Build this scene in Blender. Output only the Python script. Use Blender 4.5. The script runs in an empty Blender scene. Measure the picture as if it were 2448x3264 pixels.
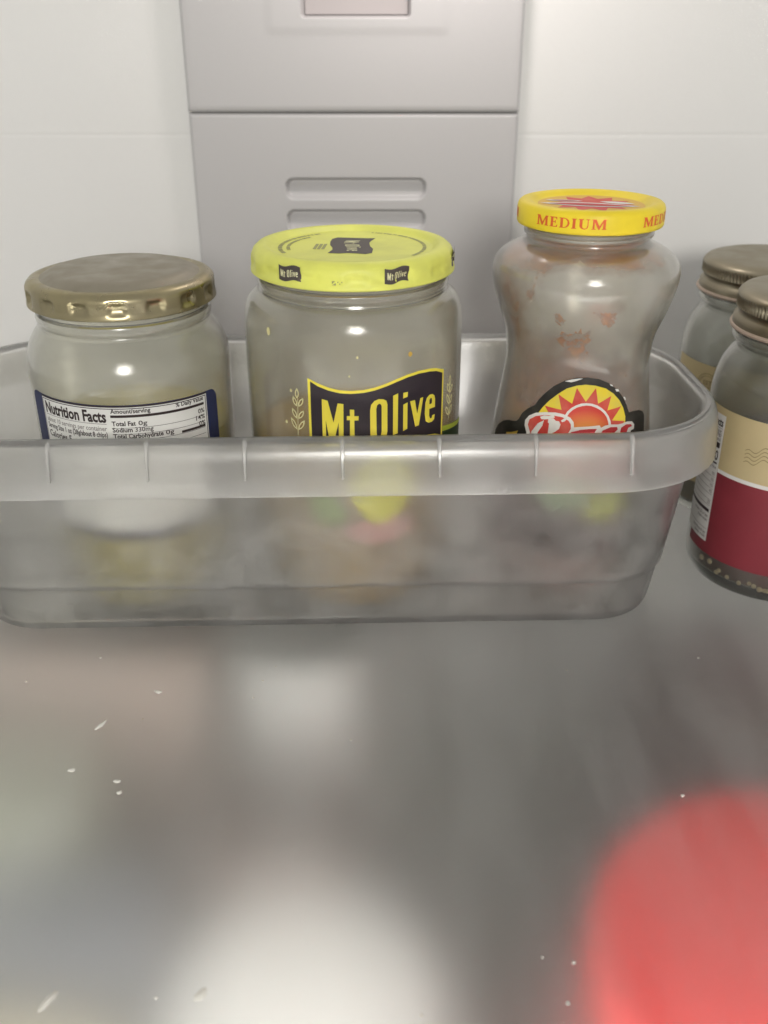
import bpy, bmesh, math, random
from mathutils import Vector, noise
from mathutils.geometry import tessellate_polygon

# ------------------------------------------------------------------ camera, light, exposure
sc = bpy.context.scene
cam_d = bpy.data.cameras.new('camera')
cam = bpy.data.objects.new('camera', cam_d)
sc.collection.objects.link(cam)
sc.camera = cam
cam.location = (0.0, 0.0, 0.224)
cam.rotation_euler = (math.radians(90 - 27), 0, 0)
cam_d.sensor_fit = 'HORIZONTAL'
cam_d.sensor_width = 36.0
cam_d.lens = 36.0 * 3100 / 2448
cam_d.clip_start = 0.01
cam_d.clip_end = 50
cam_d.dof.use_dof = True
cam_d.dof.focus_distance = 0.365
cam_d.dof.aperture_fstop = 14.0

world = bpy.data.worlds.new('World')
sc.world = world
world.use_nodes = True
bg = world.node_tree.nodes['Background']
bg.inputs['Color'].default_value = (1.0, 0.985, 0.95, 1)
bg.inputs['Strength'].default_value = 0.52          # dim room around the open fridge

def area(name, loc, target, size, power, color):
    d = bpy.data.lights.new(name, 'AREA')
    d.shape = 'DISK'; d.size = size; d.energy = power; d.color = color
    o = bpy.data.objects.new(name, d)
    sc.collection.objects.link(o)
    o.location = loc
    o.rotation_euler = (Vector(target) - Vector(loc)).to_track_quat('-Z', 'Y').to_euler()
    return o
# the kitchen ceiling lamp behind the photographer
area('kitchen_lamp', (0.21, -2.6, 0.98), (0, 0.4, 0.1), 0.70, 36.0, (1.0, 0.97, 0.92))
# the fridge's own small lamp high on the back wall, above the picture
area('fridge_lamp', (0.022, 0.468, 0.325), (0.020, 0.560, 0.225), 0.045, 0.15, (1.0, 0.91, 0.885))
# unseen fill light added under the shelf to brighten the tubs below
lb = area('under_shelf_fill', (0.0, 0.098, -0.010), (0, 0.30, -0.075), 0.5, 0.80, (1.0, 0.98, 0.96))
lb.data.shape = 'RECTANGLE'; lb.data.size = 0.6; lb.data.size_y = 0.008

sc.view_settings.view_transform = 'Standard'
sc.view_settings.look = 'None'
sc.view_settings.gamma = 1
sc.view_settings.exposure = 0.0
sc.view_settings.use_curve_mapping = False
cy = sc.cycles
cy.max_bounces = 28; cy.transmission_bounces = 24; cy.diffuse_bounces = 5; cy.glossy_bounces = 6
cy.transparent_max_bounces = 24
cy.sample_clamp_indirect = 30.0
cy.caustics_reflective = False
cy.blur_glossy = 0.3
cy.use_denoising = True

# ------------------------------------------------------------------ helpers
C = sc.collection
PI = math.pi
random.seed(7)
T = {"flag_top":[-162,1069,-122,1053,-81,1040,-41,1032,-1,1030,47,1033,87,1040,128,1051,171,1064,216,1075,264,1080,318,1077,354,1070,401,1054],"flag_br":[398,780],"M":[-108,995,-86,990,-66,906,-49,982,-28,980,-30,820,-47,821,-47,907,-66,828,-82,829,-95,913,-95,836,-109,839],"t":[-5,959,11,958,11,933,27,933,26,916,11,916,11,821,-7,822,-5,917,-17,917,-16,934,-5,933],"O":[69,849,69,954,73,975,85,989,101,995,118,993,130,986,134,971,134,865,130,844,118,836,86,837,74,839],"O_h":[93,865,92,956,95,971,102,977,108,975,112,967,112,868,109,853,102,847,95,849],"l":[156,1002,176,1009,175,851,156,846],"i1":[197,1007,216,1008,215,989,196,985],"i2":[197,961,215,967,215,862,197,856],"v":[226,969,247,970,258,914,272,972,286,973,267,865,250,863],"e":[295,905,297,948,304,966,318,975,333,974,345,965,349,950,349,918,318,918,318,890,324,878,331,878,335,888,349,889,346,869,333,862,315,863,300,873],"e_h":[318,937,318,954,324,961,330,958,332,949,330,937],"sprigL":[-208,1023,-210,982,-227,989,-212,951,-183,988,-204,951,-233,941,-212,902,-182,939,-206,903,-240,903,-214,858,-180,901,-208,858,-206,984,-211,836],"sprigR":[452,1018,453,971,431,989,450,947,476,975,455,943,429,947,451,896,474,933,456,897,424,897,447,853,474,892,454,853,452,971,450,834],"greenband":[403,822,511,794,505,784,404,801,503,735],"s_black":[-432,685,-440,713,-419,746,-380,776,-341,793,-313,798,-295,804,-282,818,-272,843,-248,868,-215,891,-204,913,-180,943,-146,977,-102,1004,-55,1019,-11,1022,35,1015,80,997,119,969,150,935,170,902,185,867,215,866,253,861,282,847,295,827,293,760],"s_yellow":[-194,867,-180,890,-157,919,-124,950,-91,975,-52,989,-17,994,24,990,68,977,104,954,133,925,153,892,165,856,167,776,-181,773],"s_rays":[-155,875,-172,897,-103,891,-122,949,-64,918,-51,980,-11,928,26,981,39,920,94,946,79,891,142,900,101,850,163,838,119,811,-91,814],"s_ring":[98,829,94,849,85,869,72,887,55,902,35,914,14,921,-8,923,-29,921,-49,913,-66,902,-80,887,-89,869,-94,849,-95,829,-90,810,-82,791,-69,775,-54,762,-35,752,-16,746,5,744,25,746,45,751,63,761,78,774,89,790,96,809],"s_sun":[87,830,83,848,76,866,64,882,49,895,31,905,12,912,-7,914,-26,911,-44,905,-59,895,-72,881,-80,866,-85,848,-85,830,-81,813,-74,796,-62,782,-48,770,-32,761,-14,756,4,754,23,756,40,761,56,770,70,781,79,796,85,812],"s_white":[-247,801,-248,823,-233,845,-205,863,-168,873,-124,879,-93,876,-66,865,-52,848,-49,828,-34,830,8,833,49,836,55,826,70,833,98,835,128,831,150,832,172,835,199,830,213,814,210,797,194,794,186,781,181,755,-208,748,-235,777],"s_p":[-232,809,-228,831,-203,850,-167,862,-127,866,-96,864,-72,853,-62,839,-60,822,-69,803,-80,789,-99,769,-199,751,-218,782],"s_pw1":[-215,760,-211,788,-190,824,-166,842,-170,819,-185,790,-191,766],"s_pw2":[-145,793,-145,833,-125,847,-107,847,-100,835,-104,817,-120,802,-136,791],"s_a":[-78,789,-57,809,-25,819,9,823,39,823,31,810,25,775,-70,773],"s_c":[46,788,62,815,94,825,123,822,126,812,109,799,86,797,83,771,47,774],"s_e":[135,788,142,816,166,825,193,820,198,811,178,809,170,793,174,770,141,772],"s_gold":[-342,742,-310,753,-277,770,-282,756,-278,747,-309,736,-318,730,-335,724],"s_w1":[-184,852,-167,861,-148,862,-131,868,-124,860,-147,850,-165,845,-178,844],"s_w2":[-149,850,-130,856,-120,848,-128,840,-139,830,-150,836],"s_w3":[-101,850,-87,862,-78,859,-86,849,-94,845],"s_w4":[-102,1004,-76,1013,-46,1019,-30,1019,-54,1009,-75,1002,-89,1003],"s_w5":[106,973,122,971,127,962,114,962],"s_w6":[80,995,93,991,97,984,86,988],"s_w7":[147,937,156,936,162,921,154,927],"r_dot":[-267,1322,-257,1343,-234,1347,-227,1325,-238,1302,-261,1300],"r_a":[-158,1264,-139,1273,-123,1250,-113,1245,-129,1218,-151,1234],"r_b":[-21,1283,23,1281,60,1282,65,1250,50,1225,27,1232,7,1256],"r_c":[-153,1161,-112,1200,-68,1211,-18,1200,-18,1160,-39,1140,-12,1115,-21,1089,-56,1068,-76,1086,-97,1123,-135,1131],"r_d":[-235,1408,-222,1415,-224,1372,-237,1347,-241,1369],"med1":[-261,1606,-262,1571,7,1571,6,1606],"med2":[156,1602,154,1568,295,1557],"lf1":[-270,1457,-282,1402,-186,1406,-179,1461],"lf2":[123,1457,125,1404,222,1404,216,1459],"lf3":[492,1459,542,1408],"lmark":[-44,1436,-31,1418,-15,1429],"ltflag":[-84,228,-64,257,4,247,56,241,86,241,70,190,63,152,67,90,79,42,75,-29,51,-47,21,-36,-18,-29,-47,-36,-89,-29,-74,30,-76,66,-87,114,-89,177],"lttext":[-60,221,-50,-24,50,-24,46,221],"ltarc":[-224,308,-305,164,-320,66,-250,-52,-230,241,-282,139,-266,13,134,335,282,164,309,78,264,-52,104,-152],"st":[-192,85,-47,85,27,74,84,41,170,-86,164,-126,73,-195,-13,-205,-105,-146,-175,-44],"nf":[-372,980,-299,973,-296,972,10,968,388,953,389,959,436,947,448,748,382,770,-282,960,-12,928,-13,903,-14,898,6,955,150,932,5,935,369,917,368,911,4,924,368,936,240,947,3,899,135,892,3,883,372,872,1,867,369,845,-285,868,-17,872,-17,845,-292,845],"rf_top":[-569,821,-507,810,-424,808,-260,798],"rf_strip":[-564,782,-452,770,-452,192,-539,197],"rf_white":[-449,542,-449,526,-215,542,-212,526],"rf_items":[-541,756,-461,743,-460,718,-464,678,-465,652,-460,625,-461,619,-460,577,-456,554,-457,538,-464,506,-467,478,-472,456,-467,428,-466,374,-459,326,-481,290,-461,224],"rf_wave":[-321,658,-292,668,-268,697,-243,701,-307,617,-270,628,-244,663],"rf_mar":[-533,129,-416,137,-314,144,-220,144,-143,136],"rf_seeds":[-424,101,-377,69,-319,70,-261,63,-194,68,-168,59,-146,54,-131,39],"rr_bot":[-437,63,-363,41,-304,28],"rr_top":[-566,776,-425,798,-275,799],"rr_post":[-390,731,-312,662,-354,694]}

def pts(k):
    a = T[k]
    return [(a[i] * 1e-4, a[i + 1] * 1e-4) for i in range(0, len(a), 2)]

def link(name, me, mat, parent=None):
    o = bpy.data.objects.new(name, me)
    C.objects.link(o)
    if mat: me.materials.append(mat)
    if parent: o.parent = parent
    return o

def finish(bm, name, smooth=35):
    for f in bm.faces: f.smooth = True
    if smooth is not None:
        lim = math.radians(smooth)
        for e in bm.edges:
            e.smooth = (len(e.link_faces) == 2 and e.calc_face_angle(0) < lim)
    me = bpy.data.meshes.new(name)
    bm.to_mesh(me); bm.free()
    return me

def thing(name, label, cat, loc, group=None, rz=0):
    o = bpy.data.objects.new(name, None)
    C.objects.link(o)
    o.empty_display_size = 0.01
    o.location = loc; o.rotation_euler = (0, 0, rz)
    o['label'] = label; o['category'] = cat
    if group: o['group'] = group
    return o

def tag(o, label, cat, group=None):
    o['label'] = label; o['category'] = cat
    if group: o['group'] = group
    return o

def struct(o):
    o['kind'] = 'structure'
    return o

def lathe(prof, segs=96, closed=False, mod=None, smooth=35, name='lathe'):
    """prof: (r, z) list; r == 0 at the ends makes a pole."""
    bm = bmesh.new()
    rings = []
    for r, z in prof:
        if r <= 1e-7:
            rings.append([bm.verts.new((0, 0, z))])
        else:
            ring = []
            for k in range(segs):
                a = 2 * PI * k / segs
                rr, zz = mod(r, z, a) if mod else (r, z)
                ring.append(bm.verts.new((rr * math.sin(a), -rr * math.cos(a), zz)))
            rings.append(ring)
    pairs = list(zip(rings, rings[1:]))
    if closed: pairs.append((rings[-1], rings[0]))
    for A, B in pairs:
        if len(A) == 1 and len(B) == 1: continue
        for k in range(segs):
            k2 = (k + 1) % segs
            if len(A) == 1: bm.faces.new((A[0], B[k2], B[k]))
            elif len(B) == 1: bm.faces.new((A[k], A[k2], B[0]))
            else: bm.faces.new((A[k], A[k2], B[k2], B[k]))
    bmesh.ops.recalc_face_normals(bm, faces=bm.faces)
    return finish(bm, name, smooth)

def spline(prof, n=6):
    """Catmull-Rom through (r, z) points."""
    out = []
    P = [prof[0]] + list(prof) + [prof[-1]]
    for i in range(1, len(P) - 2):
        p0, p1, p2, p3 = P[i - 1], P[i], P[i + 1], P[i + 2]
        for k in range(n):
            t = k / n
            out.append(tuple(max(0, 0.5 * ((2 * b) + (-a + c) * t + (2 * a - 5 * b + 4 * c - d) * t * t + (-a + 3 * b - 3 * c + d) * t ** 3))
                             for a, b, c, d in zip(p0, p1, p2, p3)))
    out.append(tuple(prof[-1]))
    return out

def rfunc(prof):
    P = sorted((z, r) for r, z in prof)
    def f(z):
        if z <= P[0][0]: return P[0][1]
        for (a, ra), (b, rb) in zip(P, P[1:]):
            if z <= b: return ra + (rb - ra) * (z - a) / max(1e-9, b - a)
        return P[-1][1]
    return f

def sheet(name, polys, mapf, mat, parent, ustep=0.0015, vstep=None, lift=0.0):
    """flat print: polygons (outer, holes...) in (u, v) metres laid on a curved surface"""
    bm = bmesh.new()
    for n, poly in enumerate(polys):
        loops = poly if isinstance(poly[0][0], (tuple, list)) else [poly]
        loops = [[Vector((u, v, 0)) for u, v in L] for L in loops]
        flat = [p for L in loops for p in L]
        vs = [bm.verts.new((p.x, p.y, 0)) for p in flat]
        for t in tessellate_polygon(loops):
            a, b, c = (flat[i] for i in t)
            ar = (b - a).cross(c - a).z
            if abs(ar) < 1e-14: continue
            t = t if ar > 0 else t[::-1]
            try: bm.faces.new([vs[i] for i in t])
            except ValueError: pass
    def cut(axis, step):
        lo = min(v.co[axis] for v in bm.verts); hi = max(v.co[axis] for v in bm.verts)
        k = math.floor(lo / step) + 1
        no = [0, 0, 0]; no[axis] = 1
        while k * step < hi:
            co = [0, 0, 0]; co[axis] = k * step
            bmesh.ops.bisect_plane(bm, geom=bm.verts[:] + bm.edges[:] + bm.faces[:], plane_co=co, plane_no=no)
            k += 1
    if ustep: cut(0, ustep)
    if vstep: cut(1, vstep)
    for v in bm.verts: v.co = mapf(v.co.x, v.co.y, lift + v.co.z)
    return link(name, finish(bm, name, None), mat, parent)

def text_polys(s, height, width=None, bold=0.0, x=0, y=0, tilt=0.0, align='LEFT', quad=False):
    """polygons of built-in font lettering, as triangles in (u, v); height is that of a capital"""
    cu = bpy.data.curves.new('t', 'FONT')
    cu.body = s; cu.size = 1.0; cu.resolution_u = 2; cu.offset = bold
    ob = bpy.data.objects.new('t', cu)
    C.objects.link(ob)
    dg = bpy.context.evaluated_depsgraph_get()
    ev = ob.evaluated_get(dg)
    me = ev.to_mesh()
    co = [v.co.copy() for v in me.vertices]
    tris = []
    me.calc_loop_triangles()
    for t in me.loop_triangles: tris.append([co[i] for i in t.vertices])
    ev.to_mesh_clear()
    bpy.data.objects.remove(ob); bpy.data.curves.remove(cu)
    x0 = min(c.x for c in co); x1 = max(c.x for c in co)
    sy = height / 0.73
    sx = (width / (x1 - x0)) if width else sy
    w = (x1 - x0) * sx
    ox = x - (w if align == 'RIGHT' else w / 2 if align == 'CENTER' else 0)
    return [[(ox + (p.x - x0) * sx, y + p.y * sy - tilt * (ox + (p.x - x0) * sx)) for p in t] for t in tris]

# ---- materials
def nt(m): return m.node_tree.nodes, m.node_tree.links

def mat(name, color, rough=0.5, metal=0.0, spec=0.5, trans=0.0, ior=1.45, coat=0.0, coat_rough=0.1, bump=0.0, bump_scale=300,
        rough_var=0.0, var_scale=20, color2=None, color_scale=30, color_lo=0.4, color_hi=0.65, stretch=None, sss=0.0):
    m = bpy.data.materials.new(name)
    m.use_nodes = True
    N, L = nt(m)
    b = N['Principled BSDF']
    b.inputs['Base Color'].default_value = (*color, 1)
    b.inputs['Roughness'].default_value = rough
    b.inputs['Metallic'].default_value = metal
    b.inputs['Specular IOR Level'].default_value = spec
    b.inputs['Transmission Weight'].default_value = trans
    b.inputs['IOR'].default_value = ior
    b.inputs['Coat Weight'].default_value = coat
    b.inputs['Coat Roughness'].default_value = coat_rough
    if sss:
        b.inputs['Subsurface Weight'].default_value = sss
        b.inputs['Subsurface Radius'].default_value = (0.01, 0.01, 0.01)
    tc = N.new('ShaderNodeTexCoord')
    mp = N.new('ShaderNodeMapping')
    L.new(tc.outputs['Object'], mp.inputs['Vector'])
    if stretch: mp.inputs['Scale'].default_value = stretch
    def noi(scale, detail=4):
        n = N.new('ShaderNodeTexNoise')
        n.inputs['Scale'].default_value = scale
        n.inputs['Detail'].default_value = detail
        L.new(mp.outputs['Vector'], n.inputs['Vector'])
        return n
    if rough_var:
        n = noi(var_scale)
        mr = N.new('ShaderNodeMapRange')
        mr.inputs['From Min'].default_value = 0.3; mr.inputs['From Max'].default_value = 0.7
        mr.inputs['To Min'].default_value = max(0, rough - rough_var); mr.inputs['To Max'].default_value = rough + rough_var
        L.new(n.outputs['Fac'], mr.inputs['Value']); L.new(mr.outputs['Result'], b.inputs['Roughness'])
    if color2:
        n = noi(color_scale, 6)
        mr = N.new('ShaderNodeMapRange')
        mr.inputs['From Min'].default_value = color_lo; mr.inputs['From Max'].default_value = color_hi
        mx = N.new('ShaderNodeMix'); mx.data_type = 'RGBA'
        mx.inputs['A'].default_value = (*color, 1); mx.inputs['B'].default_value = (*color2, 1)
        L.new(n.outputs['Fac'], mr.inputs['Value']); L.new(mr.outputs['Result'], mx.inputs['Factor'])
        L.new(mx.outputs['Result'], b.inputs['Base Color'])
    if bump:
        n = noi(bump_scale, 3)
        bp = N.new('ShaderNodeBump')
        bp.inputs['Strength'].default_value = bump; bp.inputs['Distance'].default_value = 0.0004
        L.new(n.outputs['Fac'], bp.inputs['Height']); L.new(bp.outputs['Normal'], b.inputs['Normal'])
    return m

def frosted(name, color, trans, rough, fog=0.12, fog_scale=60, coat=0.6, coat_rough=0.12, bump=0.0, bump_scale=200, stretch=None):
    """clear glass or plastic under a film of condensation: part of it scatters light"""
    m = mat(name, color, rough=rough, trans=trans, coat=coat, coat_rough=coat_rough, bump=bump, bump_scale=bump_scale, stretch=stretch)
    N, L = nt(m)
    b = N['Principled BSDF']
    mp = [n for n in N if n.type == 'MAPPING'][0]
    n = N.new('ShaderNodeTexNoise'); n.inputs['Scale'].default_value = fog_scale; n.inputs['Detail'].default_value = 5
    L.new(mp.outputs['Vector'], n.inputs['Vector'])
    for inp, lo, hi in (('Transmission Weight', min(1, trans + fog), trans - fog), ):
        mr = N.new('ShaderNodeMapRange')
        mr.inputs['From Min'].default_value = 0.32; mr.inputs['From Max'].default_value = 0.68
        mr.inputs['To Min'].default_value = lo; mr.inputs['To Max'].default_value = hi
        L.new(n.outputs['Fac'], mr.inputs['Value']); L.new(mr.outputs['Result'], b.inputs[inp])
    return m

M = {}
M['wall'] = mat('liner_plastic', (0.80, 0.793, 0.772), rough=0.5, bump=0.05, bump_scale=900)
M['panel'] = mat('panel_plastic', (0.54, 0.528, 0.525), rough=0.33, bump=0.05, bump_scale=900)
M['shelf'] = frosted('frosted_shelf_glass', (0.97, 0.975, 0.955), 0.945, 0.40, fog=0.045, fog_scale=40, coat=0.0, bump=0.06, bump_scale=160, stretch=(1, 0.25, 1))
M['bin'] = frosted('bin_plastic', (0.985, 0.98, 0.955), 0.90, 0.32, fog=0.05, fog_scale=70, coat=0.5, coat_rough=0.14)
M['rib'] = frosted('rib_plastic', (0.93, 0.92, 0.90), 0.72, 0.3, fog=0.03)
M['glass_a'] = frosted('pepper_jar_glass', (0.94, 0.935, 0.86), 0.875, 0.17, fog=0.06, fog_scale=34, coat_rough=0.18)
M['glass_b'] = frosted('pickle_jar_glass', (0.90, 0.885, 0.79), 0.875, 0.17, fog=0.06, fog_scale=34, coat_rough=0.18)
M['glass_c'] = frosted('salsa_jar_glass', (0.93, 0.91, 0.84), 0.87, 0.19, fog=0.09, fog_scale=42, coat_rough=0.16)
M['glass_d'] = frosted('preserve_jar_glass', (0.78, 0.79, 0.74), 0.94, 0.18, fog=0.03, fog_scale=25)
M['gold'] = mat('gold_lid', (0.41, 0.355, 0.21), rough=0.33, metal=1.0, rough_var=0.10, var_scale=120, color2=(0.33, 0.29, 0.19), color_scale=70)
M['gold_dull'] = mat('dull_gold', (0.33, 0.30, 0.235), rough=0.45, metal=0.75, rough_var=0.15, var_scale=90)
M['brass'] = mat('brass_lid', (0.31, 0.275, 0.20), rough=0.40, metal=0.95, rough_var=0.1, var_scale=90, bump=0.1, bump_scale=800)
M['pinkrim'] = mat('lid_curl', (0.52, 0.41, 0.33), rough=0.45, metal=0.3)
M['ylid'] = mat('yellow_green_lid', (0.80, 0.82, 0.16), rough=0.42, bump=0.08, bump_scale=500, color2=(0.70, 0.72, 0.15), color_scale=60)
M['slid'] = mat('yellow_lid', (0.90, 0.70, 0.03), rough=0.42, color2=(0.80, 0.62, 0.03), color_scale=80, bump=0.05, bump_scale=400)
M['slid_top'] = mat('salsa_lid_top', (0.75, 0.47, 0.08), rough=0.5)
def paper(n, c, c2=None, rough=0.5, **k): return mat(n, c, rough=rough, color2=c2, **k)
M['white'] = paper('label_white', (0.80, 0.80, 0.77))
M['ink'] = paper('label_ink', (0.035, 0.022, 0.022))
M['grey_ink'] = paper('faded_ink', (0.22, 0.20, 0.19))
M['blue'] = paper('label_blue', (0.028, 0.036, 0.10))
M['dark'] = paper('flag_dark', (0.030, 0.021, 0.028))
M['yellow'] = paper('flag_yellow', (0.85, 0.72, 0.07))
M['cream'] = paper('cream_print', (0.74, 0.68, 0.34))
M['lidink'] = paper('lid_ink', (0.075, 0.062, 0.055))
M['lidsoft'] = paper('lid_small_print', (0.36, 0.36, 0.13))
M['lidtext'] = paper('lid_flag_lettering', (0.72, 0.70, 0.42))
M['green'] = paper('print_green', (0.025, 0.055, 0.02))
M['lime'] = paper('print_lime', (0.45, 0.55, 0.05))
M['pepper_y'] = paper('print_yellow', (0.78, 0.75, 0.05))
M['pepper_g'] = paper('print_pepper_green', (0.36, 0.46, 0.20))
M['pepper_p'] = paper('print_red', (0.62, 0.30, 0.26))
M['s_black'] = paper('salsa_black', (0.022, 0.020, 0.017), (0.05, 0.045, 0.038), color_scale=120)
M['s_yel'] = paper('salsa_yellow', (0.88, 0.70, 0.04), (0.80, 0.66, 0.10), color_scale=150)
M['s_red'] = paper('salsa_red', (0.66, 0.055, 0.04), (0.70, 0.13, 0.09), color_scale=150)
M['s_dkred'] = paper('salsa_dark_red', (0.47, 0.022, 0.03), (0.60, 0.04, 0.04), color_scale=130)
M['s_white'] = paper('salsa_white', (0.82, 0.80, 0.75))
M['s_green'] = paper('salsa_green', (0.30, 0.46, 0.27))
M['s_gold'] = paper('salsa_gold', (0.55, 0.36, 0.06))
M['orange'] = paper('lid_orange', (0.76, 0.13, 0.03))
M['tan'] = paper('label_tan', (0.60, 0.50, 0.28), (0.55, 0.455, 0.25), color_scale=40)
M['tan_ink'] = paper('label_tan_ink', (0.30, 0.235, 0.12))
M['maroon'] = paper('label_maroon', (0.235, 0.030, 0.042), (0.27, 0.035, 0.05), color_scale=30)
M['brine_a'] = mat('olive_brine', (0.85, 0.70, 0.03), rough=0.15, trans=0.1, ior=1.33)
M['brine_b'] = mat('golden_brine', (0.80, 0.48, 0.02), rough=0.15, trans=0.1, ior=1.33)
M['brine_d'] = mat('dark_brine', (0.11, 0.036, 0.02), rough=0.2, trans=0.1, ior=1.33)
M['brine_e'] = mat('olive_brown_brine', (0.28, 0.20, 0.07), rough=0.2, trans=0.2, ior=1.33)
M['chip'] = mat('pepper_chip', (0.50, 0.46, 0.10), rough=0.35, color2=(0.36, 0.36, 0.07), color_scale=60)
M['salsa'] = mat('red_salsa', (0.36, 0.085, 0.04), rough=0.35, color2=(0.20, 0.05, 0.03), color_scale=130, bump=0.5, bump_scale=150)
M['residue'] = mat('salsa_residue', (0.70, 0.27, 0.03), rough=0.5, color2=(0.62, 0.17, 0.02), color_scale=160)
def ragged(m, scale, lo, hi):
    N, L = nt(m); b = N['Principled BSDF']
    tc = [n for n in N if n.type == 'TEX_COORD'][0]
    n = N.new('ShaderNodeTexNoise'); n.inputs['Scale'].default_value = scale; n.inputs['Detail'].default_value = 6; n.inputs['Roughness'].default_value = 0.65
    L.new(tc.outputs['Object'], n.inputs['Vector'])
    r = N.new('ShaderNodeMapRange'); r.inputs['From Min'].default_value = lo; r.inputs['From Max'].default_value = hi; r.inputs['To Max'].default_value = 0.95
    L.new(n.outputs['Fac'], r.inputs['Value']); L.new(r.outputs['Result'], b.inputs['Alpha'])
ragged(M['residue'], 170, 0.36, 0.60)
M['seed'] = mat('mustard_seed', (0.72, 0.60, 0.38), rough=0.4)
M['crumb'] = mat('crumb_white', (0.85, 0.83, 0.76), rough=0.7)
M['tub_white'] = mat('white_tub', (0.82, 0.82, 0.79), rough=0.4)
M['tub_red'] = mat('red_lid', (0.88, 0.040, 0.035), rough=0.35)
M['tub_blue'] = mat('slate_lid', (0.20, 0.21, 0.235), rough=0.4)
M['tub_pale'] = mat('pale_sage_lid', (0.50, 0.52, 0.42), rough=0.45)
M['tub_pink'] = mat('peach_lid', (0.62, 0.51, 0.45), rough=0.45)
M['tub_brown'] = mat('brown_lid', (0.20, 0.165, 0.15), rough=0.5)
M['tub_tan'] = mat('tan_lid', (0.50, 0.45, 0.33), rough=0.5)
M['lower'] = mat('lower_shelf_plastic', (0.17, 0.17, 0.15), rough=0.5)
M['slot_back'] = mat('slot_dark_tone', (0.44, 0.405, 0.40), rough=0.5)
M['shade_maroon'] = mat('shade_box', (0.13, 0.085, 0.085), rough=0.5)  # shade below the brass lidded jars put into a dark colour

# ------------------------------------------------------------------ the fridge: back wall, duct panels, shelves
def sstep(a, b, x):
    t = min(1, max(0, (x - a) / (b - a)))
    return t * t * (3 - 2 * t)

def grid_sheet(name, xs, zs, f, material, thick=0.004, parent=None):
    """upright moulded sheet facing the door; f(x, z) = y of its face"""
    bm = bmesh.new()
    V = [[bm.verts.new((x, f(x, z), z)) for x in xs] for z in zs]
    for j in range(len(zs) - 1):
        for i in range(len(xs) - 1):
            bm.faces.new((V[j][i], V[j][i + 1], V[j + 1][i + 1], V[j + 1][i]))
    # back face and edges give the sheet its thickness
    yb = max(v.co.y for v in bm.verts) + thick
    edge = V[0][:] + [r[-1] for r in V[1:]] + V[-1][-2::-1] + [r[0] for r in V[-2:0:-1]]
    back = [bm.verts.new((v.co.x, yb, v.co.z)) for v in edge]
    n = len(edge)
    for k in range(n):
        bm.faces.new((edge[k], back[k], back[(k + 1) % n], edge[(k + 1) % n]))
    bm.faces.new(back)
    bmesh.ops.recalc_face_normals(bm, faces=bm.faces)
    return link(name, finish(bm, name, 50), material, parent)

def lin(a, b, n): return [a + (b - a) * i / n for i in range(n + 1)]

XL, XR = -0.1015, 0.0705         # the recess that takes the duct panels
WY = 0.530
def wall_y(x, z):
    R = 0.007
    y = WY
    for e, s in ((XL, 1), (XR, -1)):
        d = (x - e) * s           # > 0 inside the recess
        if d >= 0: y = WY + 0.014
        elif d > -R: y = max(y, WY + R - math.sqrt(max(0, R * R - (d + R) ** 2)))
    y += 0.00010 * math.exp(-((z - 0.1687) / 0.0009) ** 2)      # faint mould line
    return y
xs = lin(-0.55, XL - 0.0075, 10) + lin(XL - 0.0068, XL - 0.00001, 16) + [XL + 0.0001] + lin(XL + 0.02, XR - 0.02, 4) \
     + [XR - 0.0001] + lin(XR + 0.00001, XR + 0.0068, 16) + lin(XR + 0.0075, 0.55, 10)
zs = lin(-0.24, 0.15, 6) + lin(0.165, 0.172, 28) + lin(0.19, 0.60, 6)
struct(grid_sheet('back_wall', xs, zs, wall_y, M['wall']))

def slot(x, z, x0, x1, z0, z1, soft, rc=0.0038):
    r = (z1 - z0) / 2
    cz = (z0 + z1) / 2
    dx = max(x0 + rc - x, 0, x - (x1 - rc)); dz = max(0, abs(z - cz) - (r - rc))
    return sstep(soft, -soft, math.hypot(dx, dz) - rc)
PX0, PX1 = -0.1000, 0.0690
SL = [(0.1382, 0.1476), (0.1220, 0.1314), (0.1058, 0.1152)]
def low_y(x, z):
    y = WY + 0.0050
    for a, b in SL: y += 0.0062 * slot(x, z, -0.0512, 0.0215, a, b, 0.0012) * (0.30 + 0.70 * sstep(a - 0.001, b, z))
    for e, s in ((PX0, 1), (PX1, -1)):
        y += 0.0012 * sstep(0.0016, 0, (x - e) * s)
    y += 0.0012 * sstep(0.0012, 0, 0.1799 - z)
    return y
def up_y(x, z):
    y = WY + 0.0042
    bez = sstep(-0.060, -0.054, x) * sstep(0.034, 0.028, x) * sstep(0.2145, 0.2200, z)
    y -= 0.0003 * bez
    y += 0.0095 * slot(x, z, -0.0400, 0.0125, 0.2240, 0.2700, 0.0008, 0.0012)
    for e, s in ((PX0, 1), (PX1, -1)):
        y += 0.0012 * sstep(0.0016, 0, (x - e) * s)
    y += 0.0012 * sstep(0.0012, 0, z - 0.1805)
    return y
px = lin(PX0, PX0 + 0.0018, 4) + lin(PX0 + 0.004, -0.055, 12) + lin(-0.0535, -0.047, 18) + lin(-0.044, 0.014, 16) + lin(0.0165, 0.0245, 20) + lin(0.028, PX1 - 0.004, 10) + lin(PX1 - 0.0018, PX1, 4)
pz = lin(-0.005, 0.10, 5)
for a, b in reversed(SL): pz += lin(a - 0.0022, b + 0.0022, 36)
pz += lin(0.152, 0.1780, 8) + lin(0.1788, 0.1799, 4)
duct = thing('duct_panel', 'grey moulded air duct panel set in the back wall behind the jars', 'panel', (0, WY, 0))
def local(o, root):
    o.data.transform(__import__('mathutils').Matrix.Translation(-root.location)); o.parent = root
o = grid_sheet('lower_panel', px, pz, low_y, M['panel'], 0.002); local(o, duct); o['label'] = 'lower duct panel with recessed rounded slots'
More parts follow.
